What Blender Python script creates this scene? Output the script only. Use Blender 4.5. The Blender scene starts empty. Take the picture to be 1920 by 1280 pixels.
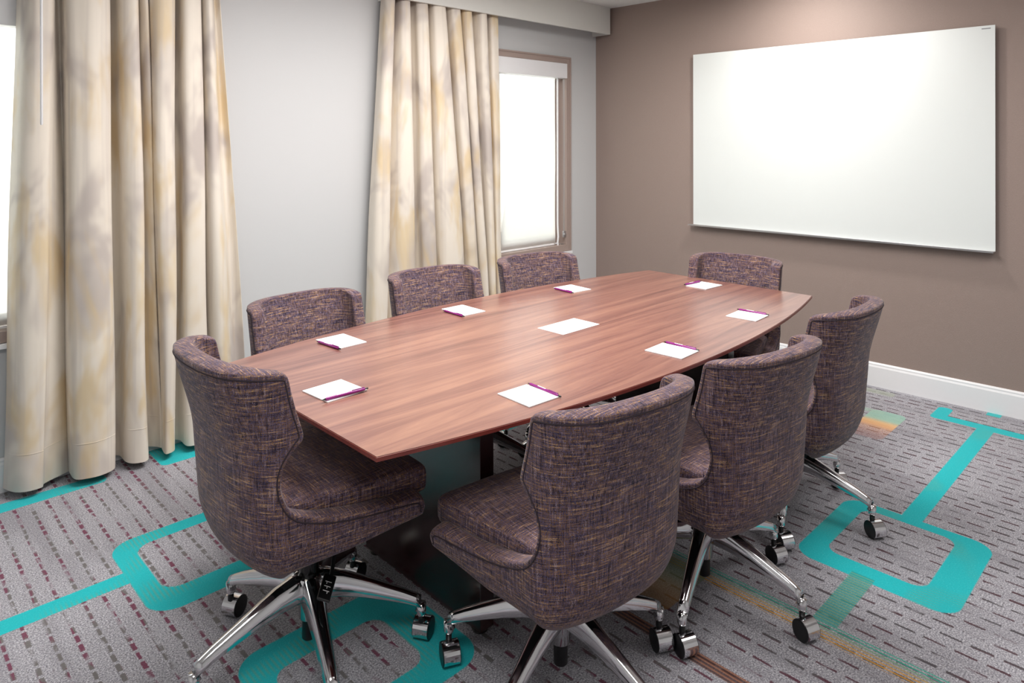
import bpy, bmesh, math, random
from mathutils import Vector, Matrix
random.seed(7)
C = bpy.context.scene.collection
SC = bpy.context.scene
PI = math.pi

# ------------------------------------------------------------------ camera, world, lights, exposure
YAW = 0.776
CAM_H = 1.480
FPX = 1305.47
HORIZON = 267.38
cam_d = bpy.data.cameras.new('camera')
cam = bpy.data.objects.new('camera', cam_d); C.objects.link(cam)
cam.location = (0, 0, CAM_H)
cam.rotation_mode = 'QUATERNION'
f_ = Vector((math.cos(YAW), math.sin(YAW), 0)); r_ = Vector((math.sin(YAW), -math.cos(YAW), 0)); u_ = Vector((0, 0, 1))
roll = -0.0012
r2 = r_ * math.cos(roll) + u_ * math.sin(roll); u2 = -r_ * math.sin(roll) + u_ * math.cos(roll)
cam.rotation_quaternion = Matrix((r2, u2, -f_)).transposed().to_quaternion()
cam_d.sensor_width = 36.0
cam_d.lens = 36.0 * FPX / 1920
cam_d.shift_y = -(640 - HORIZON) / 1920
cam_d.clip_start = 0.05
SC.camera = cam

world = bpy.data.worlds.new('world'); SC.world = world; world.use_nodes = True
wn = world.node_tree.nodes; bg = wn['Background']
bg.inputs[0].default_value = (0.93, 0.97, 1.0, 1); bg.inputs[1].default_value = 2.6

def area(name, loc, target, sx, sy, power, col, spread=180):
    l = bpy.data.lights.new(name, 'AREA'); l.shape = 'RECTANGLE'; l.size = sx; l.size_y = sy
    l.energy = power; l.color = col; l.spread = math.radians(spread)
    o = bpy.data.objects.new(name, l); C.objects.link(o); o.location = loc
    o.rotation_euler = (Vector(target) - Vector(loc)).to_track_quat('-Z', 'Y').to_euler()
    return o
WARM = (1.0, 0.975, 0.95)
area('ceiling_lamp_table', (1.9, 1.9, 2.53), (1.9, 1.9, 0), 1.6, 0.9, 33, WARM)
area('ceiling_lamp_door', (0.1, 0.5, 2.53), (0.1, 0.5, 0), 1.0, 1.0, 12, WARM)
area('ceiling_lamp_right', (3.0, -0.3, 2.53), (3.0, -0.3, 0), 0.9, 0.9, 8, WARM)
area('window_wall_fill', (3.0, 2.35, 2.53), (3.0, 2.35, 0), 0.7, 0.5, 5, WARM)  # added fill light that lifts the window wall, not a known fixture
for wy in (1.72,):
    area('wall_washer', (3.95, wy, 2.54), (4.55, wy, 1.0), 0.18, 0.18, 6.5, (1.0, 0.96, 0.91), 150)

SC.view_settings.view_transform = 'Standard'
SC.view_settings.look = 'None'
SC.view_settings.gamma = 1.0
SC.view_settings.use_curve_mapping = False
SC.view_settings.exposure = 1.22

# ------------------------------------------------------------------ helpers
def lin(r, g, b):
    f = lambda c: (c / 255 / 12.92) if c <= 10.3 else ((c / 255 + 0.055) / 1.055) ** 2.4
    return (f(r), f(g), f(b), 1)

def raycol(u):
    """X / Y ratio of the vertical plane seen in photo column u"""
    a = (u - 960) / FPX
    d = f_ + r_ * a
    return d.x / d.y

def mesh_obj(name, verts, faces, mat=None, parent=None, smooth=True, loc=None):
    me = bpy.data.meshes.new(name); me.from_pydata([tuple(v) for v in verts], [], faces); me.update()
    return link(name, me, mat, parent, smooth, loc)

def link(name, me, mat=None, parent=None, smooth=True, loc=None):
    if mat is not None and len(me.materials) == 0: me.materials.append(mat)
    if smooth:
        me.polygons.foreach_set('use_smooth', [True] * len(me.polygons))
    if smooth: me.set_sharp_from_angle(angle=math.radians(50))
    o = bpy.data.objects.new(name, me); C.objects.link(o)
    if parent is not None: o.parent = parent
    if loc is not None: o.location = loc
    return o

def bm_obj(name, bm, mat=None, parent=None, smooth=False, loc=None):
    bmesh.ops.recalc_face_normals(bm, faces=bm.faces)
    me = bpy.data.meshes.new(name); bm.to_mesh(me); bm.free()
    return link(name, me, mat, parent, smooth, loc)

def bake(o):
    """apply the modifiers of o into its mesh without operators"""
    dg = bpy.context.evaluated_depsgraph_get(); dg.update()
    me = bpy.data.meshes.new_from_object(o.evaluated_get(dg))
    old = o.data; o.modifiers.clear(); o.data = me; bpy.data.meshes.remove(old)
    return o

def add_box(bm, x0, x1, y0, y1, z0, z1, bev=0.0, seg=2):
    vs = [bm.verts.new((x, y, z)) for x in (x0, x1) for y in (y0, y1) for z in (z0, z1)]
    idx = [(0, 1, 3, 2), (4, 6, 7, 5), (0, 4, 5, 1), (2, 3, 7, 6), (0, 2, 6, 4), (1, 5, 7, 3)]
    fs = [bm.faces.new([vs[i] for i in f]) for f in idx]
    if bev:
        es = list({e for f in fs for e in f.edges})
        bmesh.ops.bevel(bm, geom=es, offset=bev, segments=seg, affect='EDGES', profile=0.5)

def box(name, x0, x1, y0, y1, z0, z1, mat, parent=None, bev=0.0, loc=None):
    bm = bmesh.new(); add_box(bm, x0, x1, y0, y1, z0, z1, bev)
    return bm_obj(name, bm, mat, parent, False, loc)

def lathe(bm, prof, n=24, M=None):
    """prof: list of (radius, height); revolve about z"""
    rings = []
    for r, z in prof:
        ring = []
        for i in range(n):
            a = 2 * PI * i / n
            v = Vector((r * math.cos(a), r * math.sin(a), z))
            if M: v = M @ v
            ring.append(bm.verts.new(v))
        rings.append(ring)
    for a, b in zip(rings, rings[1:]):
        for i in range(n):
            bm.faces.new((a[i], a[(i + 1) % n], b[(i + 1) % n], b[i]))
    bm.faces.new(list(reversed(rings[0]))); bm.faces.new(rings[-1])

def tube(pts, r, n=8, closed=False):
    pts = [Vector(p) for p in pts]; V = []; Fs = []
    m = len(pts)
    for i, p in enumerate(pts):
        a = pts[(i - 1) % m] if (closed or i > 0) else pts[i]
        b = pts[(i + 1) % m] if (closed or i < m - 1) else pts[i]
        t = (b - a).normalized()
        up = Vector((0, 0, 1)) if abs(t.z) < 0.9 else Vector((1, 0, 0))
        s = t.cross(up).normalized(); w = s.cross(t)
        for k in range(n):
            an = 2 * PI * k / n
            V.append(p + s * (r * math.cos(an)) + w * (r * math.sin(an)))
    for i in range(m if closed else m - 1):
        j = (i + 1) % m
        for k in range(n):
            Fs.append((i * n + k, i * n + (k + 1) % n, j * n + (k + 1) % n, j * n + k))
    if not closed:
        Fs.append(tuple(reversed(range(n)))); Fs.append(tuple((m - 1) * n + k for k in range(n)))
    return V, Fs

def tag(o, label=None, cat=None, group=None, kind=None):
    if label: o['label'] = label
    if cat: o['category'] = cat
    if group: o['group'] = group
    if kind: o['kind'] = kind
    return o

def empty(name, loc=(0, 0, 0), rz=0.0):
    o = bpy.data.objects.new(name, None); C.objects.link(o); o.location = loc; o.rotation_euler = (0, 0, rz)
    o.empty_display_size = 0.1
    return o

def copy_tree(o, parent=None):
    c = o.copy(); C.objects.link(c)
    if parent is not None: c.parent = parent
    for ch in list(o.children): copy_tree(ch, c)
    return c

# ------------------------------------------------------------------ node material helpers
class NT:
    def __init__(self, name):
        self.m = bpy.data.materials.new(name); self.m.use_nodes = True
        self.t = self.m.node_tree; self.n = self.t.nodes; self.l = self.t.links
        self.b = self.n['Principled BSDF']; self.out = self.n['Material Output']
        self.co = None
    def node(self, typ, **kw):
        x = self.n.new(typ)
        for k, v in kw.items(): setattr(x, k, v)
        return x
    def put(self, sock, v):
        if isinstance(v, bpy.types.NodeSocket): self.l.new(v, sock)
        else: sock.default_value = v
    def math(self, op, a, b=0.0, c=0.0, clamp=False):
        x = self.node('ShaderNodeMath', operation=op, use_clamp=clamp)
        self.put(x.inputs[0], a); self.put(x.inputs[1], b)
        if op in ('MULTIPLY_ADD', 'SMOOTH_MIN', 'COMPARE'): self.put(x.inputs[2], c)
        return x.outputs[0]
    def obj(self):
        if self.co is None: self.co = self.node('ShaderNodeTexCoord').outputs['Object']
        return self.co
    def xyz(self, v):
        x = self.node('ShaderNodeSeparateXYZ'); self.l.new(v, x.inputs[0]); return x.outputs
    def scaled(self, s, loc=(0, 0, 0), rot=(0, 0, 0), v=None):
        x = self.node('ShaderNodeMapping'); self.l.new(v if v is not None else self.obj(), x.inputs[0])
        x.inputs['Scale'].default_value = s; x.inputs['Location'].default_value = loc; x.inputs['Rotation'].default_value = rot
        return x.outputs[0]
    def noise(self, s=(1, 1, 1), scale=1.0, detail=2.0, rough=0.5, dist=0.0, loc=(0, 0, 0), v=None):
        x = self.node('ShaderNodeTexNoise'); self.l.new(self.scaled(s, loc, v=v), x.inputs['Vector'])
        x.inputs['Scale'].default_value = scale; x.inputs['Detail'].default_value = detail
        x.inputs['Roughness'].default_value = rough; x.inputs['Distortion'].default_value = dist
        return x.outputs['Fac']
    def ramp(self, fac, stops, interp='LINEAR'):
        x = self.node('ShaderNodeValToRGB'); self.l.new(fac, x.inputs[0]); cr = x.color_ramp; cr.interpolation = interp
        while len(cr.elements) < len(stops): cr.elements.new(0.5)
        for e, (p, c) in zip(cr.elements, stops): e.position = p; e.color = c
        return x.outputs[0]
    def mix(self, fac, a, b, blend='MIX'):
        x = self.node('ShaderNodeMix', data_type='RGBA', blend_type=blend)
        self.put(x.inputs['Factor'], fac); self.put(x.inputs[6], a); self.put(x.inputs[7], b)
        return x.outputs[2]
    def step(self, v, e0, e1):
        x = self.node('ShaderNodeMapRange', interpolation_type='SMOOTHSTEP'); self.put(x.inputs[0], v)
        x.inputs[1].default_value = e0; x.inputs[2].default_value = e1
        return x.outputs[0]
    def bump(self, h, strength=0.3, dist=0.002):
        x = self.node('ShaderNodeBump'); self.l.new(h, x.inputs['Height'])
        x.inputs['Strength'].default_value = strength; x.inputs['Distance'].default_value = dist
        self.l.new(x.outputs[0], self.b.inputs['Normal'])
    def set(self, **kw):
        nm = dict(color='Base Color', rough='Roughness', metal='Metallic', spec='Specular IOR Level', coat='Coat Weight',
                  coatr='Coat Roughness', sheen='Sheen Weight', sheenr='Sheen Roughness', trans='Transmission Weight', alpha='Alpha', ior='IOR')
        for k, v in kw.items(): self.put(self.b.inputs[nm[k]], v)
        return self

def plain(name, col, rough=0.5, metal=0.0, spec=0.5, nz=0.04, scale=60, bump=0.0, coat=0.0):
    t = NT(name)
    n = t.noise(scale=scale, detail=3)
    c2 = tuple(max(0, c * (1 - nz * 2)) for c in col[:3]) + (1,)
    t.set(color=t.mix(n, c2, col), rough=rough, metal=metal, spec=spec, coat=coat)
    if bump: t.bump(n, bump, 0.002)
    return t.m

# --- paint, trim, metal, plastic
M_wall = plain('painted_wall_grey', lin(204, 205, 206), 0.75, nz=0.01, scale=140, bump=0.05)
M_ceil = plain('painted_ceiling', lin(232, 232, 230), 0.85, nz=0.01)
t = NT('painted_wall_taupe')
n = t.noise(scale=170, detail=4, rough=0.6)
t.set(color=t.mix(n, lin(144, 127, 120), lin(154, 137, 129)), rough=0.62, spec=0.35); t.bump(n, 0.22, 0.003); M_accent = t.m
M_white = plain('white_gloss_paint', lin(238, 238, 240), 0.35, nz=0.01)
M_pelmet = plain('pelmet_paint', lin(222, 222, 217), 0.6, nz=0.01)
M_frame = plain('window_frame_taupe', lin(166, 148, 140), 0.45, nz=0.02)
M_chrome = plain('polished_aluminium', lin(225, 224, 226), 0.10, 1.0, nz=0.02, scale=30)
M_black = plain('black_plastic', lin(18, 18, 20), 0.38, nz=0.05)
M_blackg = plain('black_gloss', lin(10, 10, 11), 0.2, nz=0.05)
M_silver = plain('silver_anodised', lin(196, 196, 198), 0.35, 0.9, nz=0.03)
M_paper = plain('white_paper', lin(250, 250, 250), 0.7, nz=0.006)
M_board = plain('white_glass', lin(224, 229, 228), 0.28, nz=0.004, scale=3, coat=0.0)
M_edge = plain('glass_edge', lin(120, 70, 78), 0.2, nz=0.05)
M_purple = plain('purple_plastic', lin(138, 38, 122), 0.25, nz=0.04)
M_print = plain('grey_print', lin(150, 152, 156), 0.6, nz=0.02)
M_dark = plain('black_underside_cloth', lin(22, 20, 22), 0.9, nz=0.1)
M_stucco = plain('outdoor_stucco', lin(238, 226, 210), 0.8, nz=0.02)

# --- wood
def wood(name, dark, mid, light, rough, coat):
    t = NT(name)
    w = t.noise(s=(0.5, 5, 5), scale=1.0, detail=2, dist=0.3)
    v = t.node('ShaderNodeVectorMath', operation='ADD'); t.l.new(t.scaled((0.8, 24, 24)), v.inputs[0])
    sc = t.node('ShaderNodeCombineXYZ'); t.put(sc.inputs[1], t.math('MULTIPLY', w, 5.0)); t.l.new(sc.outputs[0], v.inputs[1])
    g1 = t.noise(scale=1.0, detail=6, rough=0.72, v=v.outputs[0])
    g2 = t.noise(s=(4, 260, 260), scale=1.0, detail=3)
    c = t.ramp(g1, [(0.30, dark), (0.48, mid), (0.68, light)])
    c = t.mix(t.math('MULTIPLY', g2, 0.35), c, dark)
    t.set(color=c, rough=rough, coat=coat, coatr=0.25)
    t.bump(g2, 0.03, 0.001)
    return t.m
M_wood = wood('walnut_laminate', lin(96, 60, 54), lin(138, 94, 83), lin(170, 124, 104), 0.28, 0.5)
M_woodedge = wood('mahogany_edge_band', lin(96, 34, 30), lin(118, 46, 38), lin(134, 58, 46), 0.3, 0.2)
M_woodbase = wood('mahogany_dark_base', lin(36, 16, 16), lin(48, 22, 22), lin(60, 30, 28), 0.22, 0.6)

# --- tweed
t = NT('purple_brown_tweed')
gn = t.node('ShaderNodeNewGeometry')
lev = t.step(t.math('ABSOLUTE', t.xyz(gn.outputs['Normal'])[2]), 0.62, 0.74)
oc = t.xyz(t.obj()); cv = t.node('ShaderNodeCombineXYZ')
t.put(cv.inputs[0], oc[0]); t.put(cv.inputs[1], t.math('MULTIPLY', oc[1], t.math('SUBTRACT', 1.0, lev)))
t.put(cv.inputs[2], t.math('ADD', t.math('MULTIPLY', oc[2], t.math('SUBTRACT', 1.0, lev)), t.math('MULTIPLY', oc[1], lev)))
hs = t.noise(s=(16, 16, 250), scale=1.0, detail=2, rough=0.75, v=cv.outputs[0])
vs = t.noise(s=(210, 210, 13), scale=1.0, detail=2, rough=0.75, loc=(3, 1, 2), v=cv.outputs[0])
fine = t.noise(s=(520, 520, 520), scale=1.0, detail=1)
ca = t.ramp(hs, [(0.32, lin(40, 31, 34)), (0.46, lin(90, 68, 56)), (0.58, lin(144, 108, 76)), (0.70, lin(204, 164, 110))])
cb = t.ramp(vs, [(0.30, lin(26, 27, 50)), (0.44, lin(72, 66, 94)), (0.58, lin(108, 95, 118)), (0.72, lin(166, 150, 160))])
col = t.mix(t.step(fine, 0.44, 0.56), ca, cb)
dk = t.step(vs, 0.40, 0.30); col = t.mix(t.math('MULTIPLY', dk, 0.65), col, lin(34, 32, 50))
lt = t.step(hs, 0.60, 0.72); col = t.mix(t.math('MULTIPLY', lt, 0.35), col, lin(206, 170, 130))
t.set(color=col, rough=0.9, spec=0.15, sheen=0.2, sheenr=0.4)
t.bump(t.math('ADD', fine, t.math('ADD', hs, vs)), 0.45, 0.002)
M_tweed = t.m
M_welt = plain('dark_tweed_welt', lin(58, 46, 54), 0.9, nz=0.2, scale=300)

# --- curtain
t = NT('watercolour_satin')
n1 = t.noise(s=(3.6, 3.6, 1.9), scale=1.0, detail=3, rough=0.6, dist=0.5)
n2 = t.noise(s=(5.5, 5.5, 1.9), scale=1.0, detail=3, rough=0.6, dist=0.4, loc=(4, 2, 9))
n3 = t.noise(s=(60, 60, 900), scale=1.0, detail=2)
c = t.mix(t.math('MULTIPLY', t.step(n1, 0.46, 0.66), 0.72), lin(230, 221, 208), lin(172, 161, 158))
c = t.mix(t.math('MULTIPLY', t.step(n2, 0.48, 0.68), 0.7), c, lin(216, 190, 142))
n4 = t.noise(s=(26, 26, 0.9), scale=1.0, detail=2, loc=(1, 6, 3))
c = t.mix(t.math('MULTIPLY', t.step(n4, 0.5, 0.72), 0.4), c, lin(190, 180, 174))
c = t.mix(t.math('MULTIPLY', n3, 0.12), c, lin(206, 196, 182))
t.set(color=c, rough=0.48, spec=0.35, sheen=0.3, sheenr=0.3); t.bump(n3, 0.06, 0.001)
M_curtain = t.m

# --- blind fabric (thin, lets daylight and the view through)
t = NT('sheer_blind_fabric')
wv = t.noise(s=(900, 900, 900), scale=1.0, detail=1)
tr = t.node('ShaderNodeBsdfTranslucent'); tr.inputs[0].default_value = lin(248, 248, 246)
df = t.node('ShaderNodeBsdfDiffuse'); df.inputs[0].default_value = lin(246, 246, 244)
tp = t.node('ShaderNodeBsdfTransparent')
m1 = t.node('ShaderNodeMixShader'); m1.inputs[0].default_value = 0.7; t.l.new(df.outputs[0], m1.inputs[1]); t.l.new(tr.outputs[0], m1.inputs[2])
m2 = t.node('ShaderNodeMixShader'); t.put(m2.inputs[0], t.math('MULTIPLY_ADD', wv, 0.2, 0.18)); t.l.new(m1.outputs[0], m2.inputs[1]); t.l.new(tp.outputs[0], m2.inputs[2])
t.l.new(m2.outputs[0], t.out.inputs[0]); M_blind = t.m
t = NT('window_glass')
gl = t.node('ShaderNodeBsdfGlossy'); gl.inputs['Roughness'].default_value = 0.02
tp = t.node('ShaderNodeBsdfTransparent'); tp.inputs[0].default_value = (0.95, 0.97, 0.96, 1)
fr = t.node('ShaderNodeFresnel'); fr.inputs[0].default_value = 1.45
mx = t.node('ShaderNodeMixShader'); t.l.new(fr.outputs[0], mx.inputs[0]); t.l.new(tp.outputs[0], mx.inputs[1]); t.l.new(gl.outputs[0], mx.inputs[2])
t.l.new(mx.outputs[0], t.out.inputs[0]); M_glass = t.m

# --- carpet: grey mottled pile with rows of stitched dashes, turquoise rounded frames and arms
t = NT('patterned_carpet')
x = t.xyz(t.scaled((1, 1, 1), rot=(0, 0, 0.0215)))   # into the carpet's own axes
A, B = x[0], x[1]
wob = t.noise(s=(420, 420, 1), scale=1.0, detail=1)
wobs = t.math('MULTIPLY', t.math('SUBTRACT', wob, 0.5), 0.012)
A2 = t.math('ADD', A, wobs); B2 = t.math('ADD', B, wobs)
def rbox(a0, a1, b0, b1, r=0.0):
    dx = t.math('SUBTRACT', t.math('ABSOLUTE', t.math('SUBTRACT', A2, (a0 + a1) / 2)), (a1 - a0) / 2 - r)
    dy = t.math('SUBTRACT', t.math('ABSOLUTE', t.math('SUBTRACT', B2, (b0 + b1) / 2)), (b1 - b0) / 2 - r)
    px = t.math('MAXIMUM', dx, 0.0); py = t.math('MAXIMUM', dy, 0.0)
    ln = t.math('SQRT', t.math('ADD', t.math('MULTIPLY', px, px), t.math('MULTIPLY', py, py)))
    inn = t.math('MINIMUM', t.math('MAXIMUM', dx, dy), 0.0)
    return t.math('SUBTRACT', t.math('ADD', ln, inn), r)
def cover(sd): return t.step(sd, 0.002, -0.002)
def union(L):
    o = L[0]
    for q in L[1:]: o = t.math('MAXIMUM', o, q)
    return o
def ring(o, i, ro=0.10, ri=0.05):
    return t.math('MULTIPLY', cover(rbox(*o, ro)), t.math('SUBTRACT', 1.0, cover(rbox(*i, ri))))
turq = union([
    ring((2.49, 3.04, 0.585, 1.10), (2.585, 2.985, 0.695, 1.02), 0.075, 0.05),
    cover(rbox(3.03, 4.25, 0.826, 0.90)), cover(rbox(4.235, 4.312, -3, 1.12, 0.03)),
    cover(rbox(4.235, 4.44, 1.05, 1.12, 0.03)), cover(rbox(4.48, 4.7, 0.845, 0.91)),
    ring((0.715, 1.50, 2.33, 2.862), (0.787, 1.40, 2.445, 2.79), 0.09, 0.06),
    cover(rbox(-4, 0.75, 2.575, 2.652)), cover(rbox(-4, 0.865, 3.425, 3.51, 0.03)), cover(rbox(1.08, 1.8, 3.40, 3.7, 0.03)),
    ring((0.80, 1.36, 1.50, 1.975), (0.872, 1.22, 1.60, 1.858), 0.09, 0.05),
    cover(rbox(-4, 0.5, 0.3, 0.38)), ring((-0.9, -0.3, 0.9, 1.5), (-0.83, -0.37, 1.0, 1.4)),
    ring((3.3, 3.8, 1.9, 2.5), (3.37, 3.73, 2.0, 2.4)), cover(rbox(3.75, 4.6, 2.18, 2.26)),
    cover(rbox(1.5, 3.3, 2.58, 2.66)), ring((2.2, 2.75, -1.2, -0.6), (2.28, 2.68, -1.1, -0.7)),
])
armdn = cover(rbox(2.19, 2.52, 0.828, 0.902))
pile = t.noise(s=(210, 210, 1), scale=1.0, detail=3, rough=0.75)
pile2 = t.noise(s=(150, 40, 1), scale=1.0, detail=2, loc=(5, 5, 0))
big = t.noise(s=(9, 1.6, 1), scale=1.0, detail=3)
base = t.ramp(pile, [(0.34, lin(92, 91, 101)), (0.50, lin(164, 162, 169)), (0.66, lin(224, 223, 228))])
base = t.mix(t.math('MULTIPLY', t.step(big, 0.45, 0.65), 0.35), base, lin(120, 117, 124))
base = t.mix(t.math('MULTIPLY', t.step(pile2, 0.55, 0.75), 0.3), base, lin(104, 96, 92))
# dashes in rows along B, the rows spaced along A
P = 0.055
ra = t.math('DIVIDE', A, P)
row = t.math('FLOOR', ra); fa = t.math('SUBTRACT', ra, row)
wn1 = t.node('ShaderNodeTexWhiteNoise', noise_dimensions='1D'); t.l.new(row, wn1.inputs['W'])
LB = t.math('MULTIPLY_ADD', t.math('GREATER_THAN', row, 27.5), 0.030, 0.050)
bb = t.math('ADD', t.math('DIVIDE', B, LB), t.math('MULTIPLY', wn1.outputs['Value'], 7.0))
seg = t.math('FLOOR', bb); fb = t.math('SUBTRACT', bb, seg)
cid = t.node('ShaderNodeCombineXYZ'); t.l.new(row, cid.inputs[0]); t.l.new(seg, cid.inputs[1])
wn2 = t.node('ShaderNodeTexWhiteNoise', noise_dimensions='2D'); t.l.new(cid.outputs[0], wn2.inputs['Vector'])
wj = t.math('MULTIPLY', t.math('SUBTRACT', wob, 0.5), 0.16)
da = t.math('ABSOLUTE', t.math('SUBTRACT', t.math('ADD', fa, wj), 0.5)); db = t.math('ABSOLUTE', t.math('SUBTRACT', t.math('ADD', fb, wj), 0.5))
wid = t.math('MULTIPLY_ADD', wn2.outputs['Value'], 0.045, t.math('MULTIPLY_ADD', t.math('GREATER_THAN', row, 27.5), -0.02, 0.085))
dash = t.math('MULTIPLY', t.math('LESS_THAN', da, wid), t.math('LESS_THAN', db, 0.36))
cn = t.noise(s=(30, 4, 1), scale=1.0, detail=2, loc=(1, 8, 0))
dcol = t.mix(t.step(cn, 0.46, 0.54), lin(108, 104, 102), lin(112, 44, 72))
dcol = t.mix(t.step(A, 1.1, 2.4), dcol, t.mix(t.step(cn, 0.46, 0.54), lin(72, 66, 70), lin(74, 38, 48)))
strength = t.math('MULTIPLY', dash, t.math('MULTIPLY_ADD', t.step(t.noise(s=(40, 9, 1), detail=1, loc=(2, 2, 2)), 0.36, 0.50), 0.72, 0.2))
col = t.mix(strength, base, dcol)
# coloured yarn bands
def bandmix(col, m, c, k=1.0):
    return t.mix(t.math('MULTIPLY', m, k), col, c)
stripe = t.step(t.math('SINE', t.math('MULTIPLY', A, 2 * PI / 0.014)), -0.2, 0.5)
oband = cover(rbox(2.105, 2.19, -3, 1.42))
ocol = t.mix(t.step(A, 2.13, 2.175), lin(216, 160, 68), lin(52, 172, 150))
col = bandmix(col, t.math('MULTIPLY', oband, stripe), ocol, 0.85)
col = bandmix(col, cover(rbox(1.87, 2.15, 1.235, 1.41, 0.04)), t.mix(t.step(A, 1.95, 2.1), lin(176, 134, 78), lin(120, 140, 108)), 0.7)
col = bandmix(col, cover(rbox(1.755, 1.80, -3, 1.35)), t.mix(stripe, lin(72, 34, 30), lin(150, 96, 66)), 0.85)
pch = cover(rbox(3.72, 4.14, 1.195, 1.365, 0.04))
pcol = t.ramp(t.step(A, 3.70, 4.16), [(0.0, lin(150, 84, 70)), (0.3, lin(226, 160, 110)), (0.6, lin(232, 186, 130)), (0.75, lin(160, 196, 176)), (1.0, lin(150, 190, 176))])
col = bandmix(col, t.math('MULTIPLY', pch, t.math('MAXIMUM', t.step(A, 3.86, 3.92), stripe)), pcol, 0.9)
col = bandmix(col, cover(rbox(4.08, 4.13, 1.3, 1.62, 0.02)), lin(160, 190, 172), 0.6)
col = bandmix(col, cover(rbox(4.40, 4.47, 1.35, 2.2, 0.02)), lin(168, 176, 158), 0.6)
tq = t.mix(pile, lin(0, 168, 176), lin(40, 208, 212))
tq = t.mix(t.math('MULTIPLY', t.step(pile, 0.58, 0.72), 0.5), tq, lin(120, 226, 226))
ystr = t.math('MULTIPLY', stripe, t.step(t.noise(s=(3, 5, 1), detail=1, loc=(4, 4, 4)), 0.50, 0.62))
tq = t.mix(t.math('MULTIPLY', ystr, 0.35), tq, lin(120, 160, 120))
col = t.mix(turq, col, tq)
col = bandmix(col, armdn, t.mix(stripe, lin(30, 160, 158), lin(112, 164, 132)), 0.8)
t.set(color=col, rough=0.95, spec=0.1, sheen=0.15)
t.bump(t.math('ADD', pile, t.math('MULTIPLY', dash, -0.4)), 0.6, 0.004)
M_carpet = t.m

# ------------------------------------------------------------------ room
XA, YW, ZC = 4.5657, 3.514, 2.56
XB, YB = -1.7, -2.0
def structure(o): o['kind'] = 'structure'; return o
WM = 0.027        # the window wall is a degree and a half off square
def towall(o):
    c = Vector((XA, YW, 0)); d = Matrix.Rotation(-WM, 3, 'Z') @ (o.location - c)
    o.location = c + d; o.rotation_euler.z += -WM
    return o
def on_wall(u, y):
    """plan point seen in photo column u, lying YW - y in front of the window wall"""
    k = raycol(u); y = min(y, 3.466); Y = (y + XA * math.tan(WM)) / (1 + k * math.tan(WM))
    return (k * Y, Y)
structure(box('floor', XB - .1, XA + .1, YB - .1, YW + .45, -0.05, 0, M_carpet))
structure(box('ceiling', XB - .1, XA + .1, YB - .1, YW + .45, ZC, ZC + .08, M_ceil))
structure(box('wall_right', XA, XA + .12, YB - .1, YW + .12, 0, ZC, M_accent))
structure(box('wall_behind', XB - .1, XB, YB - .1, YW + .45, 0, ZC, M_wall))
structure(box('wall_near', XB, XA, YB - .1, YB, 0, ZC, M_wall))
WIN = [(-0.64, 0.78), (2.81, 4.228)]
WZ0, WZ1 = 0.635, 2.146
bm = bmesh.new()
xs = [XB, WIN[0][0] + .03, WIN[0][1] - .03, WIN[1][0] + .03, WIN[1][1] - .03, XA]
for i in range(5):
    if i in (1, 3):
        add_box(bm, xs[i], xs[i + 1], YW, YW + .14, 0, WZ0 + .03)
        add_box(bm, xs[i], xs[i + 1], YW, YW + .14, WZ1 - .03, ZC)
    else:
        add_box(bm, xs[i], xs[i + 1], YW, YW + .14, 0, ZC)
towall(structure(bm_obj('wall_left', bm, M_wall)))

def baseboard(name, M, length):
    prof = [(0, 0), (0.016, 0), (0.016, 0.118), (0.012, 0.128), (0.012, 0.136), (0.006, 0.144), (0, 0.144)]
    V = []; n = len(prof)
    for s in (0, length):
        for d, z in prof: V.append(M @ Vector((s, d, z)))
    Fs = [(i, (i + 1) % n, n + (i + 1) % n, n + i) for i in range(n)] + [tuple(reversed(range(n))), tuple(range(n, 2 * n))]
    o = mesh_obj(name, V, Fs, M_white, smooth=False); structure(o)
    return o
baseboard('baseboard_right', Matrix.Translation((XA, YB, 0)) @ Matrix.Rotation(PI / 2, 4, 'Z'), YW - YB)
towall(baseboard('baseboard_left', Matrix.Translation((XA - .016, YW, 0)) @ Matrix.Rotation(PI, 4, 'Z'), XA - .016 - XB))

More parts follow.
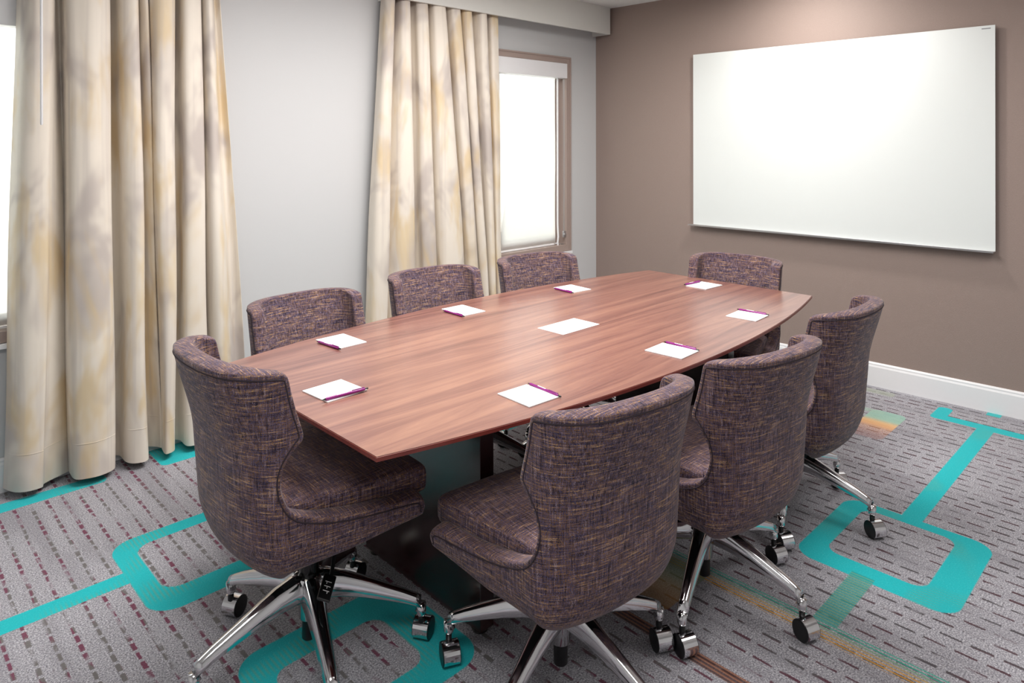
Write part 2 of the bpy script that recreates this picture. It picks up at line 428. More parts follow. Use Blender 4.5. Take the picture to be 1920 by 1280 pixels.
# windows: taupe casing, inner sash, mullion, pane, sill
def window(name, x0, x1):
    w = structure(empty(name, ((x0 + x1) / 2, YW, WZ0)))
    hx = (x1 - x0) / 2; H = WZ1 - WZ0
    def prt(nm, a0, a1, y0, y1, z0, z1, m, bev=0.002): return box(nm, a0, a1, y0, y1, z0, z1, m, w, bev)
    cw = 0.050
    for nm, a0, a1 in (('casing', -hx, -hx + cw), ('casing', hx - cw, hx)):
        prt(nm, a0, a1, -.022, .002, 0, H, M_frame)
    prt('casing', -hx + cw, hx - cw, -.022, .002, H - cw, H, M_frame)
    prt('casing', -hx + cw, hx - cw, -.022, .002, 0, cw, M_frame)
    # raised bead round the outer side of the casing
    for a0, a1 in ((-hx, -hx + .012), (hx - .012, hx)): prt('casing_bead', a0, a1, -.028, -.0215, 0, H, M_frame, .001)
    prt('casing_bead', -hx + .012, hx - .012, -.028, -.0215, H - .012, H, M_frame, .001)
    # jamb lining
    for a0, a1 in ((-hx + cw - .022, -hx + cw - .006), (hx - cw + .006, hx - cw + .022)):
        prt('jamb', a0, a1, .0025, .11, cw, H - cw, M_frame, 0)
    prt('jamb', -hx + cw, hx - cw, .0025, .11, cw - .02, cw - .004, M_frame, 0)
    prt('jamb', -hx + cw, hx - cw, .0025, .11, H - cw + .004, H - cw + .02, M_frame, 0)
    s = cw + 0.005
    for a0, a1 in ((-hx + s, -hx + s + .05), (hx - s - .05, hx - s), (-.03, .03)):
        prt('sash_stile', a0, a1, .07, .105, s, H - s, M_frame)
    for z0, z1 in ((s, s + .05), (H - s - .05, H - s)):
        prt('sash_rail', -hx + s + .05, -.03, .07, .105, z0, z1, M_frame)
        prt('sash_rail', .03, hx - s - .05, .07, .105, z0, z1, M_frame)
    prt('pane', -hx + s + .048, -.028, .085, .091, s + .048, H - s - .048, M_glass, 0)
    prt('pane', .028, hx - s - .048, .085, .091, s + .048, H - s - .048, M_glass, 0)
    prt('sill', -hx, hx, -.040, -.023, -.022, -.001, M_white)
    return w
towall(window('window_1', *WIN[0])); towall(window('window_2', *WIN[1]))

# roller blinds
def blind(x0, x1, label, chain_x):
    b = empty('roller_blind', ((x0 + x1) / 2, YW, WZ1 - .052))
    hx = (x1 - x0) / 2 - .053
    box('head_box', -hx, hx, -.034, .045, -.115, 0, M_white, b, .003)
    L = WZ1 - WZ0 - .105
    n = 20; V = []; Fs = []
    fx = hx - .075
    for i in range(n + 1):
        z = -.10 - (L - .10) * i / n
        for xx in (-fx - .014, fx + .014): V.append((xx, .040 + .002 * math.sin(i * .5), z))
    for i in range(n): Fs.append((2 * i, 2 * i + 1, 2 * i + 3, 2 * i + 2))
    mesh_obj('blind_fabric', V, Fs, M_blind, b)
    box('bottom_bar', -fx, fx, .035, .046, -L - .004, -L + .006, M_white, b, .002)
    # white side channel, kicked outwards at its foot
    for s in (-1, 1):
        pts = [(s * (fx + .011), .012, -.115), (s * (fx + .011), .012, -L + .16), (s * (fx + .015), .010, -L + .06), (s * (fx + .008), .010, -L + .02), (s * (fx + .011), .010, -L - .008)]
        V, Fs = tube(pts, .0075, 8); mesh_obj('side_channel', V, Fs, M_white, b)
    V, Fs = [], []
    for sx in (-.006, .006):
        v, f = tube([(chain_x + sx, -.012, -.115), (chain_x + sx, -.014, -.7), (chain_x + sx * .8, -.012, -L + .10)], .0014, 6)
        Fs += [tuple(i + len(V) for i in q) for q in f]; V += v
    ch = mesh_obj('chain', V, Fs, M_silver, b)
    bm = bmesh.new(); add_box(bm, chain_x - .011, chain_x + .011, -.022, -.004, -L + .055, -L + .105, .004)
    lathe(bm, [(.006, -.004), (.010, -.004), (.010, .004), (.006, .004)], 16, Matrix.Translation((chain_x, -.024, -L + .08)) @ Matrix.Rotation(PI / 2, 4, 'X'))
    bm_obj('chain_tensioner', bm, M_silver, b)
    tag(b, label, 'blind', 'roller blinds in the windows')
    return towall(b)
hxb = (WIN[1][1] - WIN[1][0]) / 2
blind(*WIN[0], 'white sheer roller blind in the left window behind the wider curtain', -hxb + .072)
blind(*WIN[1], 'white sheer roller blind with chain in the window near the corner', hxb - .072)

# outdoors: a balcony railing and the pale building over the way
rl = empty('balcony_railing', (3.3, YW + 1.3, 0))
M_rail = plain('white_railing', lin(245, 245, 245), 0.5, nz=0.01)
box('handrail', -4.2, 4.2, -.03, .03, 1.16, 1.22, M_rail, rl, .004)
box('bottom_rail', -4.2, 4.2, -.02, .02, 0.10, 0.14, M_rail, rl, .003)
bal = None
for i in range(70):
    o = box('baluster', -.012, .012, -.012, .012, 0.14, 1.16, M_rail, rl) if bal is None else bal.copy()
    if bal is None: bal = o
    else: C.objects.link(o); o.parent = rl
    o.location = (-4.14 + i * .12, 0, 0)
for px_ in (-4.2, 0, 4.2): box('post', px_ - .03, px_ + .03, -.03, .03, -0.10, 1.16, M_rail, rl)
tag(rl, 'white balcony railing with thin upright bars outside the window, seen through the sheer blind', 'railing'); towall(rl)
nb = empty('neighbouring_building', (4.0, YW + 7.0, -3))
box('facade', -9, 9, 0, .4, 0, 5.4, M_stucco, nb)
box('eave', -9.2, 9.2, -.3, .6, 5.4, 5.6, M_white, nb, .01)
tag(nb, 'pale stucco building across the way, faint behind the blinds', 'building'); towall(nb)
towall(tag(box('balcony_deck', -6, 9, YW + .145, YW + 1.6, -.25, -.10, M_stucco), None, None, None, 'structure'))

# ------------------------------------------------------------------ pelmet
pm = empty('curtain_pelmet', (3.49, YW, 2.344))
x0, x1 = 2.466 - 3.49, 4.536 - 3.49
box('front_board', x0, x1, -.172, -.152, 0, ZC - 2.344, M_pelmet, pm, .001)
box('side_return', x0, x0 + .02, -.1515, 0, 0, ZC - 2.344, M_pelmet, pm)
box('side_return', x1 - .02, x1, -.1515, 0, 0, ZC - 2.344, M_pelmet, pm)
box('curtain_track', x0 + .03, x1 - .03, -.11, -.08, .17, .19, M_white, pm, .003)
tag(pm, 'pale grey box pelmet above the window by the corner, over the narrower curtain', 'pelmet'); towall(pm)

# ------------------------------------------------------------------ curtains
def catmull(P, n):
    out = []
    for i in range(len(P) - 1):
        p0 = P[max(i - 1, 0)]; p1 = P[i]; p2 = P[i + 1]; p3 = P[min(i + 2, len(P) - 1)]
        for k in range(n):
            u = k / n
            out.append(tuple(0.5 * ((2 * b) + (-a + c) * u + (2 * a - 5 * b + 4 * c - d) * u * u + (-a + 3 * b - 3 * c + d) * u ** 3) for a, b, c, d in zip(p0, p1, p2, p3)))
    out.append(tuple(P[-1]))
    return out
def curtain(stations, ztop, zhem, label, hemlift):
    top = catmull([on_wall(s[0], s[1]) for s in stations], 5)
    hem = catmull([on_wall(s[2], s[3]) for s in stations], 5)
    nv = 48; V = []; Fs = []; m = len(top)
    for j in range(nv + 1):
        v = j / nv
        e = v ** 0.9
        for i in range(m):
            (xa, ya), (xb, yb) = top[i], hem[i]
            zh = zhem + hemlift(i / (m - 1))
            wob = .006 * math.sin(v * 9 + i * .13) * v
            V.append((xa + (xb - xa) * e + wob, ya + (yb - ya) * e + .004 * math.sin(v * 13 + i * .31) * v, ztop + (zh - ztop) * v))
    for j in range(nv):
        for i in range(m - 1):
            a = j * m + i; Fs.append((a, a + 1, a + m + 1, a + m))
    cx = sum(v[0] for v in V) / len(V)
    root = empty('curtain', (cx, 3.40, zhem))
    V = [(x - cx, y - 3.40, z - zhem) for x, y, z in V]
    o = mesh_obj('cloth', V, Fs, M_curtain, root)
    sm = o.modifiers.new('s', 'SOLIDIFY'); sm.thickness = .003; sm.offset = 0
    bake(o); o.data.set_sharp_from_angle(angle=math.radians(60))
    # stitched hem line and pleat heading tape
    hv = [V[(nv - 3) * m + i] for i in range(m)]
    tv, tf = tube([(x, y - .0022, z) for x, y, z in hv], .0012, 5); mesh_obj('hem_seam', tv, tf, M_curtain, root)
    tag(root, label, 'curtain', 'window curtains')
    return root
ST1 = [(38, 3.46, 4, 3.46), (52, 3.38, 25, 3.39), (70, 3.35, 50, 3.36), (92, 3.35, 80, 3.36), (104, 3.37, 86, 3.39), (100, 3.47, 127, 3.44), (112, 3.47, 126, 3.47), (124, 3.36, 136, 3.35), (150, 3.33, 160, 3.31), (176, 3.32, 190, 3.30),
       (203, 3.34, 214, 3.34), (199, 3.48, 209, 3.48), (214, 3.44, 226, 3.46), (224, 3.36, 240, 3.36), (240, 3.33, 258, 3.32), (256, 3.34, 277, 3.33), (252, 3.47, 271, 3.485), (262, 3.38, 290, 3.44), (273, 3.37, 301, 3.41), (270, 3.46, 298, 3.46), (278, 3.37, 308, 3.34), (300, 3.33, 318, 3.32),
       (327, 3.35, 329, 3.35), (322, 3.49, 323, 3.485), (334, 3.44, 338, 3.44), (344, 3.36, 352, 3.34), (364, 3.35, 378, 3.33), (374, 3.36, 392, 3.36), (368, 3.46, 386, 3.47), (380, 3.37, 408, 3.35), (391, 3.36, 430, 3.34), (394, 3.44, 446, 3.42), (404, 3.41, 466, 3.39)]
curtain(ST1, 2.46, 0.035, 'wide cream satin curtain with grey and gold blotches beside the left window', lambda s: 0.0)
ST2 = [(718, 3.46, 677, 3.45), (728, 3.39, 694, 3.37), (742, 3.37, 722, 3.36), (738, 3.47, 716, 3.46), (749, 3.40, 740, 3.38), (757, 3.37, 758, 3.35), (768, 3.37, 781, 3.34), (763, 3.49, 777, 3.49), (774, 3.43, 789, 3.44),
       (782, 3.38, 800, 3.36), (800, 3.37, 823, 3.33), (795, 3.47, 818, 3.47), (806, 3.40, 832, 3.38), (815, 3.37, 850, 3.34), (831, 3.37, 881, 3.33), (827, 3.47, 876, 3.47), (838, 3.40, 886, 3.39), (847, 3.37, 894, 3.35), (859, 3.37, 907, 3.34),
       (855, 3.47, 903, 3.46), (865, 3.39, 911, 3.38), (881, 3.37, 921, 3.35), (877, 3.49, 917, 3.46), (889, 3.41, 924, 3.39), (900, 3.37, 929, 3.36), (911, 3.37, 934, 3.36), (908, 3.46, 931, 3.44), (920, 3.40, 937, 3.39), (933, 3.40, 942, 3.39)]
curtain(ST2, 2.50, 0.035, 'cream satin curtain with grey and gold blotches hanging from the box pelmet', lambda s: 0.0)
wd = empty('curtain_wand', (*on_wall(78, 3.30), 1.555))
bm = bmesh.new(); lathe(bm, [(.003, 0), (.0055, .006), (.0055, .84), (.004, .85)], 10); bm_obj('rod', bm, M_white, wd, True)
bm = bmesh.new(); lathe(bm, [(.004, .85), (.002, .86), (.002, .905)], 8); bm_obj('hook', bm, M_silver, wd, True)
tag(wd, 'thin white draw wand hanging in front of the wide curtain', 'curtain wand')

# ------------------------------------------------------------------ whiteboard
wb = empty('whiteboard', (XA, 1.69, 0.886))
hw = (2.605 - 0.775) / 2
box('spacer', -.018, -.001, -hw + .25, -hw + .30, .1, 1.1, M_black, wb)
box('spacer', -.018, -.001, hw - .30, hw - .25, .1, 1.1, M_black, wb)
box('panel', -.030, -.024, -hw, hw, 0, 1.231, M_board, wb)
box('backing', -.0238, -.0182, -hw + .004, hw - .004, .004, 1.227, M_edge, wb)
box('pen_tray', -.062, -.0305, -hw + .003, hw + .028, -.006, .001, M_silver, wb, .001)
box('tray_lip', -.066, -.0622, -hw + .003, hw + .004, -.007, .005, M_silver, wb, .001)
box('logo', -.0306, -.0301, -hw + .02, -hw + .062, 1.212, 1.218, M_print, wb)
tag(wb, 'large frameless white glass writing board with slim silver tray on the taupe wall', 'whiteboard')

# ------------------------------------------------------------------ conference table
TPH = -.0226
T0 = Vector((0.9464, 1.3776, 0))
TL, TW, BUL = 2.469, 0.941, 0.158
def tw(x, y, z=0.0):
    c, s = math.cos(TPH), math.sin(TPH)
    return Vector((T0.x + x * c - y * s, T0.y + x * s + y * c, z))
ctr = tw(TL / 2, TW / 2)
tb = empty('conference_table', ctr, TPH)
def outline(ins):
    P = []; n = 40
    Ln, Wn = TL / 2 - ins, TW / 2 - ins
    for i in range(n + 1):
        x = -Ln + 2 * Ln * i / n; P.append((x, -Wn - BUL * (1 - (x / Ln) ** 2)))
    for i in range(n + 1):
        x = Ln - 2 * Ln * i / n; P.append((x, Wn + BUL * (1 - (x / Ln) ** 2)))
    return P
def slab(rings):
    V = []; Fs = []
    n = None
    for ins, z in rings:
        P = outline(ins); n = len(P); V += [(x, y, z) for x, y in P]
    for k in range(len(rings) - 1):
        for i in range(n):
            a, b = k * n + i, k * n + (i + 1) % n
            Fs.append((a, b, b + n, a + n))
    Fs.append(tuple(reversed(range(n)))); Fs.append(tuple((len(rings) - 1) * n + i for i in range(n)))
    return V, Fs
V, Fs = slab([(.0015, .7385), (0.0015, .7400)]); mesh_obj('tabletop', V, Fs, M_wood, tb, smooth=False)
V, Fs = slab([(.045, .711), (.002, .7265), (0, .7275), (0, .7375), (.0012, .7384)]); mesh_obj('edge_band', V, Fs, M_woodedge, tb, smooth=False)
PX = TL / 2 - .467
for s in (-1, 1):
    o = empty('pedestal', (s * PX, 0, 0)); o.parent = tb
    box('panel', *sorted((0, -s * .055)), -.313, .313, .014, .7105, M_woodbase, o, .003)
    for yy in (-.28, .28):
        bm = bmesh.new(); lathe(bm, [(.024, 0), (.026, .004), (.020, .010), (.010, .0138)], 16, Matrix.Translation((-s * .027, yy, 0))); bm_obj('glide', bm, M_black, o, True)
box('stretcher', -PX + .056, PX - .056, -.02, .02, .62, .7105, M_woodbase, tb, .002)
tag(tb, 'long boat-shaped dark walnut conference table on two panel legs', 'table')

# ------------------------------------------------------------------ chair
def interp(tab, v):
    if v <= tab[0][0]: return tab[0][1]
    for (a, p), (b, q) in zip(tab, tab[1:]):
        if v <= b: 
            u = (v - a) / (b - a); u = u * u * (3 - 2 * u) * .5 + u * .5
            return p + (q - p) * u
    return tab[-1][1]
Wt = [(.26, .242), (.40, .246), (.55, .247), (.9, .247)]
Dt = [(.26, .084), (.38, .098), (.45, .106), (.62, .116), (.90, .150)]
Tk = [(0, .062), (.015, .038), (.04, .019), (.08, .006), (.13, 0)]
Nt = [(.26, 2.0), (.45, 2.5), (.9, 2.6)]
Y1t = [(.24, -.165), (.45, -.165), (.65, -.168), (.88, -.196)]
SL = .30
def spt(s, z):
    """point of the shell's outer face: s runs round it (0 rear middle, 1 side, 2.1 front), z is height"""
    w, d, y1 = interp(Wt, z), interp(Dt, z), interp(Y1t, z)
    a = abs(s); sg = 1 if s >= 0 else -1
    tk = interp(Tk, max(0, z - zb(s))) * (1 if a < .8 else 1 - .65 * min(1, (a - .8) / .7))
    w -= tk; d = max(d - tk * 1.5, .012)
    if a <= 1:
        n = interp(Nt, z)
        k = a * PI / 2
        k = math.atan2(w * math.sin(k), d * math.cos(k))
        st, ct = math.sin(k), math.cos(k)
        r = (abs(st / w) ** n + abs(ct / d) ** n) ** (-1 / n)
        return Vector((sg * r * st, y1 - r * ct, z))
    q = a - 1
    fl = .062 * (q / 1.1) ** 1.25 * (max(0, min(1, (.70 - z) / .20)))
    return Vector((sg * (w + fl), y1 + q * SL, z))
def zb(s):
    a = abs(s)
    if a < 1: return .284 + .040 * a * a
    return .324 + .053 * min(1, (a - 1) / 1.1)
BND = [(0, .872), (.30, .872), (.60, .870), (.80, .866), (.93, .862), (1.00, .856), (1.03, .845), (1.045, .80), (1.065, .75), (1.088, .712), (1.096, .694), (1.075, .674),
       (.95, .650), (.845, .622), (.800, .590), (.808, .556), (.875, .524), (1.00, .501), (1.14, .481), (1.34, .464), (1.55, .455), (1.80, .450), (2.04, .448), (2.13, .443), (2.175, .430), (2.19, .410), (2.18, .385)]
KS = .33     # metres per unit of s, for even sampling
def resample(P, step):
    out = [P[0]]; acc = 0
    for a, b in zip(P, P[1:]):
        L = (b - a).length; 
        while acc + L >= step:
            t_ = (step - acc) / L; a = a + (b - a) * t_; out.append(a); L = (b - a).length; acc = 0
        acc += L
    if (out[-1] - P[-1]).length > step * .4: out.append(P[-1])
    else: out[-1] = P[-1]
    return out
def chair_shell(parent):
    from mathutils.geometry import delaunay_2d_cdt
    half = [Vector((p[0] * KS, p[1])) for p in catmull(BND, 6)]
    half = resample(half, .0125)
    foot = resample([Vector((2.18 * KS * (1 - i / 60), zb(2.18 * (1 - i / 60)))) for i in range(61)], .02)
    H = half + foot[1:]                       # rear top middle -> front -> rear foot middle
    loop = H + [Vector((-p.x, p.y)) for p in reversed(H[1:-1])]
    n = len(loop); nt = len(half)
    def normal_in(i):
        d = loop[(i + 1) % n] - loop[i - 1]; return Vector((d.y, -d.x)).normalized()
    c0 = Vector((0, .6))
    sgn = 1 if (c0 - loop[0]).dot(normal_in(0)) > 0 else -1
    def far(p, L, dist): return all((p - q).length_squared > dist * dist for q in L)
    def inside(p):
        c = False; j = n - 1
        for i in range(n):
            a, b = loop[i], loop[j]
            if (a.y > p.y) != (b.y > p.y) and p.x < (b.x - a.x) * (p.y - a.y) / (b.y - a.y) + a.x: c = not c
            j = i
        return c
    pts = list(loop)
    inner = {}
    for ins in (.008, .018):
        for i in range(n):
            q = loop[i] + normal_in(i) * (sgn * ins)
            if inside(q) and far(q, loop, ins * .93) and far(q, pts[n:], .006):
                pts.append(q)
    ring_pts = list(pts)
    st = .024
    for iy in range(0, 40):
        for ix in range(-31, 32):
            q = Vector(((ix + .5 * (iy % 2)) * st, .25 + iy * st * .87))
            if inside(q) and far(q, ring_pts, .017): pts.append(q)
    edges = [(i, (i + 1) % n) for i in range(n)]
    vv, ee, ff, ov, oe, of = delaunay_2d_cdt(pts, edges, [], 1, 1e-6)
    V = [spt(p.x / KS, p.y) for p in vv]
    o = mesh_obj('shell', V, [tuple(f) for f in ff], M_tweed, parent)
    bm = bmesh.new(); bm.from_mesh(o.data); bmesh.ops.recalc_face_normals(bm, faces=bm.faces)
    bmesh.ops.join_triangles(bm, faces=bm.faces[:], angle_face_threshold=.6, angle_shape_threshold=.9)
    fm = min(bm.faces, key=lambda f: (f.calc_center_median() - Vector((0, -.3, .6))).length)
    if fm.normal.y > 0: bmesh.ops.reverse_faces(bm, faces=bm.faces[:])
    bm.to_mesh(o.data); bm.free()
    sd = o.modifiers.new('a', 'SOLIDIFY'); sd.thickness = .050; sd.offset = -1; sd.use_even_offset = False
    sb = o.modifiers.new('b', 'SUBSURF'); sb.levels = 1; sb.render_levels = 1
    bake(o)
    o.data.polygons.foreach_set('use_smooth', [True] * len(o.data.polygons))
    # welt: runs round the outer face a little inside its free edge
    wl = []
    for i in range(-(nt - 1), nt):
        k = i % n
        q = loop[k] + normal_in(k) * (sgn * .017)
        wl.append(q)
    for _ in range(2): wl = [wl[0]] + [(a + b * 2 + c) / 4 for a, b, c in zip(wl, wl[1:], wl[2:])] + [wl[-1]]
    P3 = []
    for q in wl:
        p = spt(q.x / KS, q.y); e = 1e-3
        du = spt(q.x / KS + e, q.y) - p; dv = spt(q.x / KS, q.y + e) - p
        nn = du.cross(dv).normalized()
        if nn.dot(Vector((p.x, p.y + .1, 0))) < 0: nn = -nn
        P3.append(p + nn * .0002)
    tv, tf = tube(P3, .0020, 6); mesh_obj('welt', tv, tf, M_welt, parent)
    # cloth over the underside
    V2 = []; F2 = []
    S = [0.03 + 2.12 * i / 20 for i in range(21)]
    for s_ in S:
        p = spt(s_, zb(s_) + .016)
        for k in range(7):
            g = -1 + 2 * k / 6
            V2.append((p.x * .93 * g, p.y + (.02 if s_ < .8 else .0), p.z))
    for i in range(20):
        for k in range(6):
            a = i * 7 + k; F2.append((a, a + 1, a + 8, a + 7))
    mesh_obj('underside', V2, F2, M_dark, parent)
    return o
def seat_cushion(parent):
    half = []
    for i in range(26):
        p = spt(2.2 * i / 25, .45)
        x, y = p.x, p.y
        if 2.2 * i / 25 <= 1: x *= (1 - .052 / .246); y = y + .052
        else: x -= .050
        half.append((x, y))
    half = [h for h in half if h[1] < .165]
    xf = half[-1][0] + .006
    half += [(xf + .004, .200), (xf + .004, .220), (xf + .001, .229), (xf - .008, .235), (xf - .03, .238), (xf * .5, .243), (0.06, .245)]
    P = [(0, half[0][1])] + half[1:] + [(0, .245)] + [(-x, y) for x, y in reversed(half[1:])]
    n = len(P)
    rings = [(.55, .424), (.96, .426), (.985, .430), (.998, .440), (1.0, .458), (1.0, .476), (.992, .488), (.972, .496), (.93, .501), (.80, .505), (.5, .509), (.2, .510)]
    V = []; Fs = []
    for sc, z in rings:
        for x, y in P: V.append((x * sc, y * sc, z))
    for k in range(len(rings) - 1):
        for i in range(n):
            a, b = k * n + i, k * n + (i + 1) % n
            Fs.append((a, b, b + n, a + n))
    Fs.append(tuple(reversed(range(n)))); Fs.append(tuple((len(rings) - 1) * n + i for i in range(n)))
    return mesh_obj('seat', V, Fs, M_tweed, parent)
def leg_mesh():
    path = [(.010, .204, .038, .076), (.05, .203, .034, .074), (.10, .195, .030, .065), (.16, .178, .0260, .053), (.22, .158, .0225, .043), (.275, .139, .0200, .036), (.306, .126, .0185, .032), (.324, .116, .0165, .034), (.332, .100, .0125, .032)]
    n = 12; V = []; Fs = []
    for i, (r, z, hw_, hh) in enumerate(path):
        for k in range(n):
            a = 2 * PI * k / n
            cx, sx = math.cos(a), math.sin(a)
            ex = 0.62
            px = math.copysign(abs(cx) ** ex, cx) * hw_; pz = math.copysign(abs(sx) ** ex, sx) * hh / 2
            if pz > 0: px *= .72
            if i == len(path) - 1:
                V.append((r - .006 + (-pz) * .8 - .008, px, z - .008))
            else: V.append((r, px, z + pz))
    for i in range(len(path) - 1):
        for k in range(n):
            a, b = i * n + k, i * n + (k + 1) % n
            Fs.append((a, b, b + n, a + n))
    Fs.append(tuple(reversed(range(n)))); Fs.append(tuple((len(path) - 1) * n + k for k in range(n)))
    # tip socket, turned straight down
    base = len(V)
    prof = [(.0145, .112), (.0140, .082), (.0115, .077)]
    for r, z in prof:
        for k in range(n):
            a = 2 * PI * k / n; V.append((.324 + r * math.cos(a), r * math.sin(a), z))
    for i in range(2):
        for k in range(n):
            a, b = base + i * n + k, base + i * n + (k + 1) % n
            Fs.append((a, b, b + n, a + n))
    Fs.append(tuple(reversed(range(base, base + n)))); Fs.append(tuple(base + 2 * n + k for k in range(n)))
    bm = bmesh.new()
    vs_ = [bm.verts.new(v) for v in V]
    for f in Fs: bm.faces.new([vs_[i] for i in f])
    bmesh.ops.recalc_face_normals(bm, faces=bm.faces)
    me = bpy.data.meshes.new('leg'); bm.to_mesh(me); bm.free()
    me.polygons.foreach_set('use_smooth', [True] * len(me.polygons)); me.materials.append(M_chrome)
    return me
RX = Matrix.Rotation(PI / 2, 4, 'X')
def caster_parts():
    """caster with its stem at the origin; axle along local y, trailing in -x"""
    off = Matrix.Translation((-.016, 0, .031))
    bm = bmesh.new()     # chrome hood: a band over the wheels, open underneath
    n = 28; R1, R0 = .0318, .0295
    ring = []
    for i in range(n + 1):
        a = math.radians(-35 + 250 * i / n)
        ring.append([bm.verts.new(off @ Vector((rr * math.cos(a), yy, rr * math.sin(a)))) for rr, yy in ((R1, -.0232), (R1, .0232), (R0, .0232), (R0, -.0232))])
    for p, q in zip(ring, ring[1:]):
        for k in range(4): bm.faces.new((p[k], p[(k + 1) % 4], q[(k + 1) % 4], q[k]))
    bm.faces.new(list(reversed(ring[0]))); bm.faces.new(ring[-1])
    bmesh.ops.recalc_face_normals(bm, faces=bm.faces)
    hood = bpy.data.meshes.new('hood'); bm.to_mesh(hood); bm.free(); hood.materials.append(M_chrome)
    bm = bmesh.new(); lathe(bm, [(.009, .055), (.009, .072), (.0065, .074), (.0065, .100)], 12)
    bmesh.ops.recalc_face_normals(bm, faces=bm.faces)
    stem = bpy.data.meshes.new('caster'); bm.to_mesh(stem); bm.free(); stem.materials.append(M_black)
    wh = []
    for s in (-1, 1):
        bm = bmesh.new()
        lathe(bm, [(.010, s * .002), (.0292, s * .002), (.0292, s * .0226), (.0308, s * .0236), (.0308, s * .0250), (.027, s * .0258), (.010, s * .0262)], 28, off @ RX)
        bmesh.ops.recalc_face_normals(bm, faces=bm.faces)
        me = bpy.data.meshes.new('wheel'); bm.to_mesh(me); bm.free(); me.materials.append(M_black); wh.append(me)
    return stem, hood, wh
LEG_ME = leg_mesh(); ST_ME, HD_ME, WH_ME = caster_parts()

def make_chair():
    root = empty('conference_chair')
    seat_cushion(root); chair_shell(root)
    bm = bmesh.new(); add_box(bm, -.080, .080, -.09, .10, .276, .306, .006)
    lathe(bm, [(.03, .246), (.038, .252), (.038, .280)], 20); bm_obj('seat_mount', bm, M_black, root)
    bm = bmesh.new(); lathe(bm, [(.0285, .17), (.0285, .276)], 20); bm_obj('gas_column', bm, M_blackg, root, True)
    bm = bmesh.new(); lathe(bm, [(.020, .100), (.027, .108), (.031, .170), (.036, .180), (.046, .205), (.044, .230), (.036, .237), (.031, .238)], 28); bm_obj('hub', bm, M_chrome, root, True)
    bm = bmesh.new(); lathe(bm, [(.017, .045), (.0195, .048), (.0195, .1015)], 20); bm_obj('column_cap', bm, M_black, root, True)
    # adjusting paddle under the right of the seat
    V, Fs = tube([(.06, .05, .285), (.085, .035, .262), (.105, .015, .222), (.118, .002, .212)], .006, 8)
    lv = mesh_obj('lever', V, Fs, M_black, root)
    Mp = Matrix.Translation((.140, -.022, .205)) @ Matrix.Rotation(math.radians(-45), 4, 'Z') @ Matrix.Rotation(math.radians(16), 4, 'Y') @ Matrix.Rotation(math.radians(-22), 4, 'X')
    bm = bmesh.new(); add_box(bm, -.040, .040, -.018, .018, -.004, .004, .0035); bmesh.ops.transform(bm, matrix=Mp, verts=bm.verts)
    bm_obj('paddle', bm, M_black, lv)
    bm = bmesh.new()
    for k in range(3):
        add_box(bm, -.016 + k * .014, -.014 + k * .014, -.009, .009, .0042, .0046)
        add_box(bm, -.013 + k * .014, -.008 + k * .014, -.001 + .004 * (k - 1), .001 + .004 * (k - 1), .0042, .0046)
    bmesh.ops.transform(bm, matrix=Mp, verts=bm.verts)
    bm_obj('paddle_marking', bm, M_paper, lv)
    return root
def place(root, x, y, th, dz, base_deg, axis_deg, label, jit):
    """th: facing direction of the sitter; base turned on its own swivel"""
    root.location = (x, y, 0); root.rotation_euler = (0, 0, th - PI / 2)
    for ch in root.children:
        nm = ch.name.split('.')[0]
        if nm in ('shell', 'welt', 'underside', 'seat', 'seat_mount', 'lever'): ch.location.z = dz
    if dz > 0:
        for ch in root.children:
            if ch.name.startswith('gas_column'): ch.location.z = dz
    rnd = random.Random(jit)
    for k in range(5):
        a = math.radians(base_deg + 72 * k) - (th - PI / 2)
        lg = link('leg', LEG_ME, None, root, False); lg.rotation_euler = (0, 0, a)
        cs = link('caster', ST_ME, None, root, False)
        cs.location = (.324 * math.cos(a), .324 * math.sin(a), 0)
        ax = math.radians(axis_deg + rnd.uniform(-9, 9)) - (th - PI / 2)
        cs.rotation_euler = (0, 0, ax - PI / 2)
        link('hood', HD_ME, None, cs, False)
        for w in WH_ME: link('wheel', w, None, cs, False)
    tag(root, label, 'chair', 'chairs around the conference table')
proto = make_chair()
D = math.degrees
CH = [ # x, y, facing, raise, base turn, caster axle, label
 (1.030, 1.840, -.017, .056, 35, 297, 'tweed swivel chair at the near end of the table, back to the wide curtain'),
 (1.465, 1.252, 1.401, -.008, -22.5, 155, 'tweed swivel chair in the foreground, nearest of three on the right table side'),
 (2.101, 1.168, 1.421, -.012, 54, 150, 'tweed swivel chair in the middle of the three on the right table side'),
 (2.814, 1.195, 1.577, -.010, 56, 150, 'tweed swivel chair nearest the white baseboard, last on the right table side'),
 (1.455, 2.396, -1.568, -.026, 0, 30, 'tweed swivel chair in front of the bare grey wall between the curtains'),
 (2.088, 2.362, -1.660, 0.0, 80, 60, 'tweed swivel chair in front of the pelmet curtain, middle of the window side'),
 (2.718, 2.298, -1.754, 0.0, 45, 20, 'tweed swivel chair under the corner window'),
 (3.279, 1.738, 3.237, -.006, 65, 110, 'tweed swivel chair at the far end of the table, below the whiteboard'),
]
roots = [proto] + [copy_tree(proto) for _ in CH[1:]]
for i, (r, c) in enumerate(zip(roots, CH)): place(r, *c, i + 3)

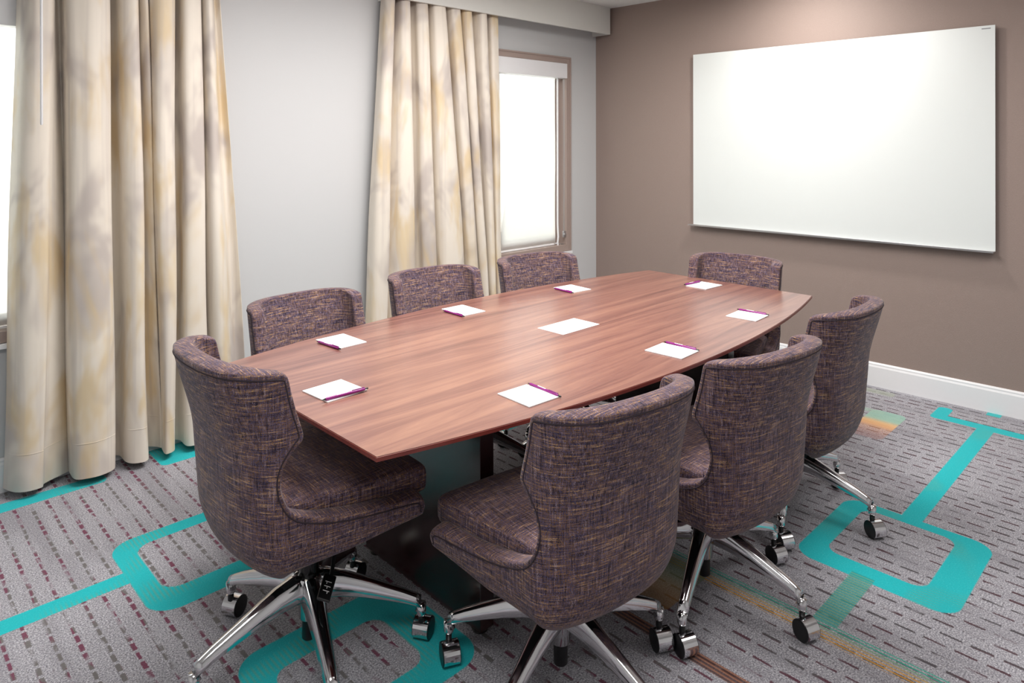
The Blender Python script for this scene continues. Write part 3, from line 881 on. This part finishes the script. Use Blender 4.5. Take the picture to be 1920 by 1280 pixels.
# ------------------------------------------------------------------ paper, notepads, pens
def pad(cx, cy, w, l, rz, label):
    p = tw(cx, cy, .7401)
    o = empty('notepad', p, TPH + rz)
    # short pile of sheets and a backing sheet
    box('pages', -w / 2, w / 2, -l / 2, l / 2, .0006, .0034, M_paper, o)
    box('backing', -w / 2, w / 2, -l / 2, l / 2, 0, .0005, M_print, o)
    tag(o, label, 'notepad', 'notepads on the conference table')
pen_src = None
def pen(x0, y0, x1, y1, label, lift=0.0):
    global pen_src
    a, b = tw(x0, y0), tw(x1, y1)
    L = .142
    mid = (a + b) / 2; an = math.atan2(b.y - a.y, b.x - a.x)
    if pen_src is None:
        o = empty('pen')
        R = Matrix.Rotation(PI / 2, 4, 'Y')
        bm = bmesh.new(); lathe(bm, [(.0036, -.066), (.0046, -.062), (.0048, .02), (.0046, .056), (.0034, .060)], 14, R); bm_obj('barrel', bm, M_purple, o, True)
        bm = bmesh.new(); lathe(bm, [(.0008, -.0765), (.0015, -.074), (.0034, -.0662)], 12, R); bm_obj('tip', bm, M_black, o, True)
        bm = bmesh.new(); lathe(bm, [(.0024, .0602), (.0024, .070), (.0018, .071)], 12, R); bm_obj('button', bm, M_black, o, True)
        bm = bmesh.new(); add_box(bm, .018, .058, -.0014, .0014, .0052, .0066, .0004); add_box(bm, .052, .058, -.0014, .0014, .0035, .0054); bm_obj('clip', bm, M_purple, o)
        bm = bmesh.new(); add_box(bm, -.030, .004, -.0016, .0016, .0044, .00495); bm_obj('imprint', bm, M_paper, o)
        pen_src = o
    else: o = copy_tree(pen_src)
    o.location = (mid.x, mid.y, .7402 + .0049 + lift); o.rotation_euler = (0, 0, an)
    tag(o, label, 'pen', 'pens beside the notepads')
W1, L1 = .118, .152
pads = [ # cx, cy, w, l, rot, which
 (.154, .458, .135, .135, .06, 'at the near end of the table'),
 (.438, .904, W1, .160, .02, 'before the chair by the bare grey wall'),
 (1.072, .950, W1, .162, -.03, 'before the chair by the pelmet curtain'),
 (1.759, .912, .122, .148, -.10, 'before the chair under the corner window'),
 (2.302, .486, .152, .122, -.04, 'at the far end of the table under the whiteboard'),
 (1.869, .027, .128, .132, .06, 'before the chair nearest the white baseboard'),
 (1.212, -.025, .122, .146, .05, 'before the middle chair of the right side'),
 (.536, .026, .116, .138, -.05, 'before the foreground chair'),
]
for (cx, cy, w, l, rz, s) in pads: pad(cx, cy, w, l, rz, 'white blank notepad ' + s)
pens = [
 (.084, .398, .227, .390, 'at the near end of the table', .0034),
 (.367, .961, .381, .798, 'before the chair by the bare grey wall', 0),
 (1.000, 1.009, .996, .842, 'before the chair by the pelmet curtain', 0),
 (1.692, .974, 1.677, .831, 'before the chair under the corner window', 0),
 (2.226, .550, 2.357, .538, 'at the far end of the table under the whiteboard', .0034),
 (1.940, .114, 1.939, -.044, 'before the chair nearest the white baseboard', 0),
 (1.280, .054, 1.277, -.102, 'before the middle chair of the right side', 0),
 (.605, .094, .591, -.060, 'before the foreground chair', 0),
]
for (a, b, c, d, s, lf) in pens: pen(a, b, c, d, 'purple ballpoint pen beside the notepad ' + s, lf)
sh = empty('paper_sheet', tw(1.206, .452, .7401), TPH)
box('sheet', -.111, .111, -.068, .068, 0, .0012, M_paper, sh)
box('printed_line', -.095, .02, .050, .0515, .0012, .00135, M_print, sh)
box('printed_line', -.095, .095, -.0565, -.055, .0012, .00135, M_print, sh)
box('printed_heading', -.012, .010, .0535, .0565, .0012, .00135, M_print, sh)
tag(sh, 'white printed sheet with faint lines lying in the middle of the table', 'paper sheet')
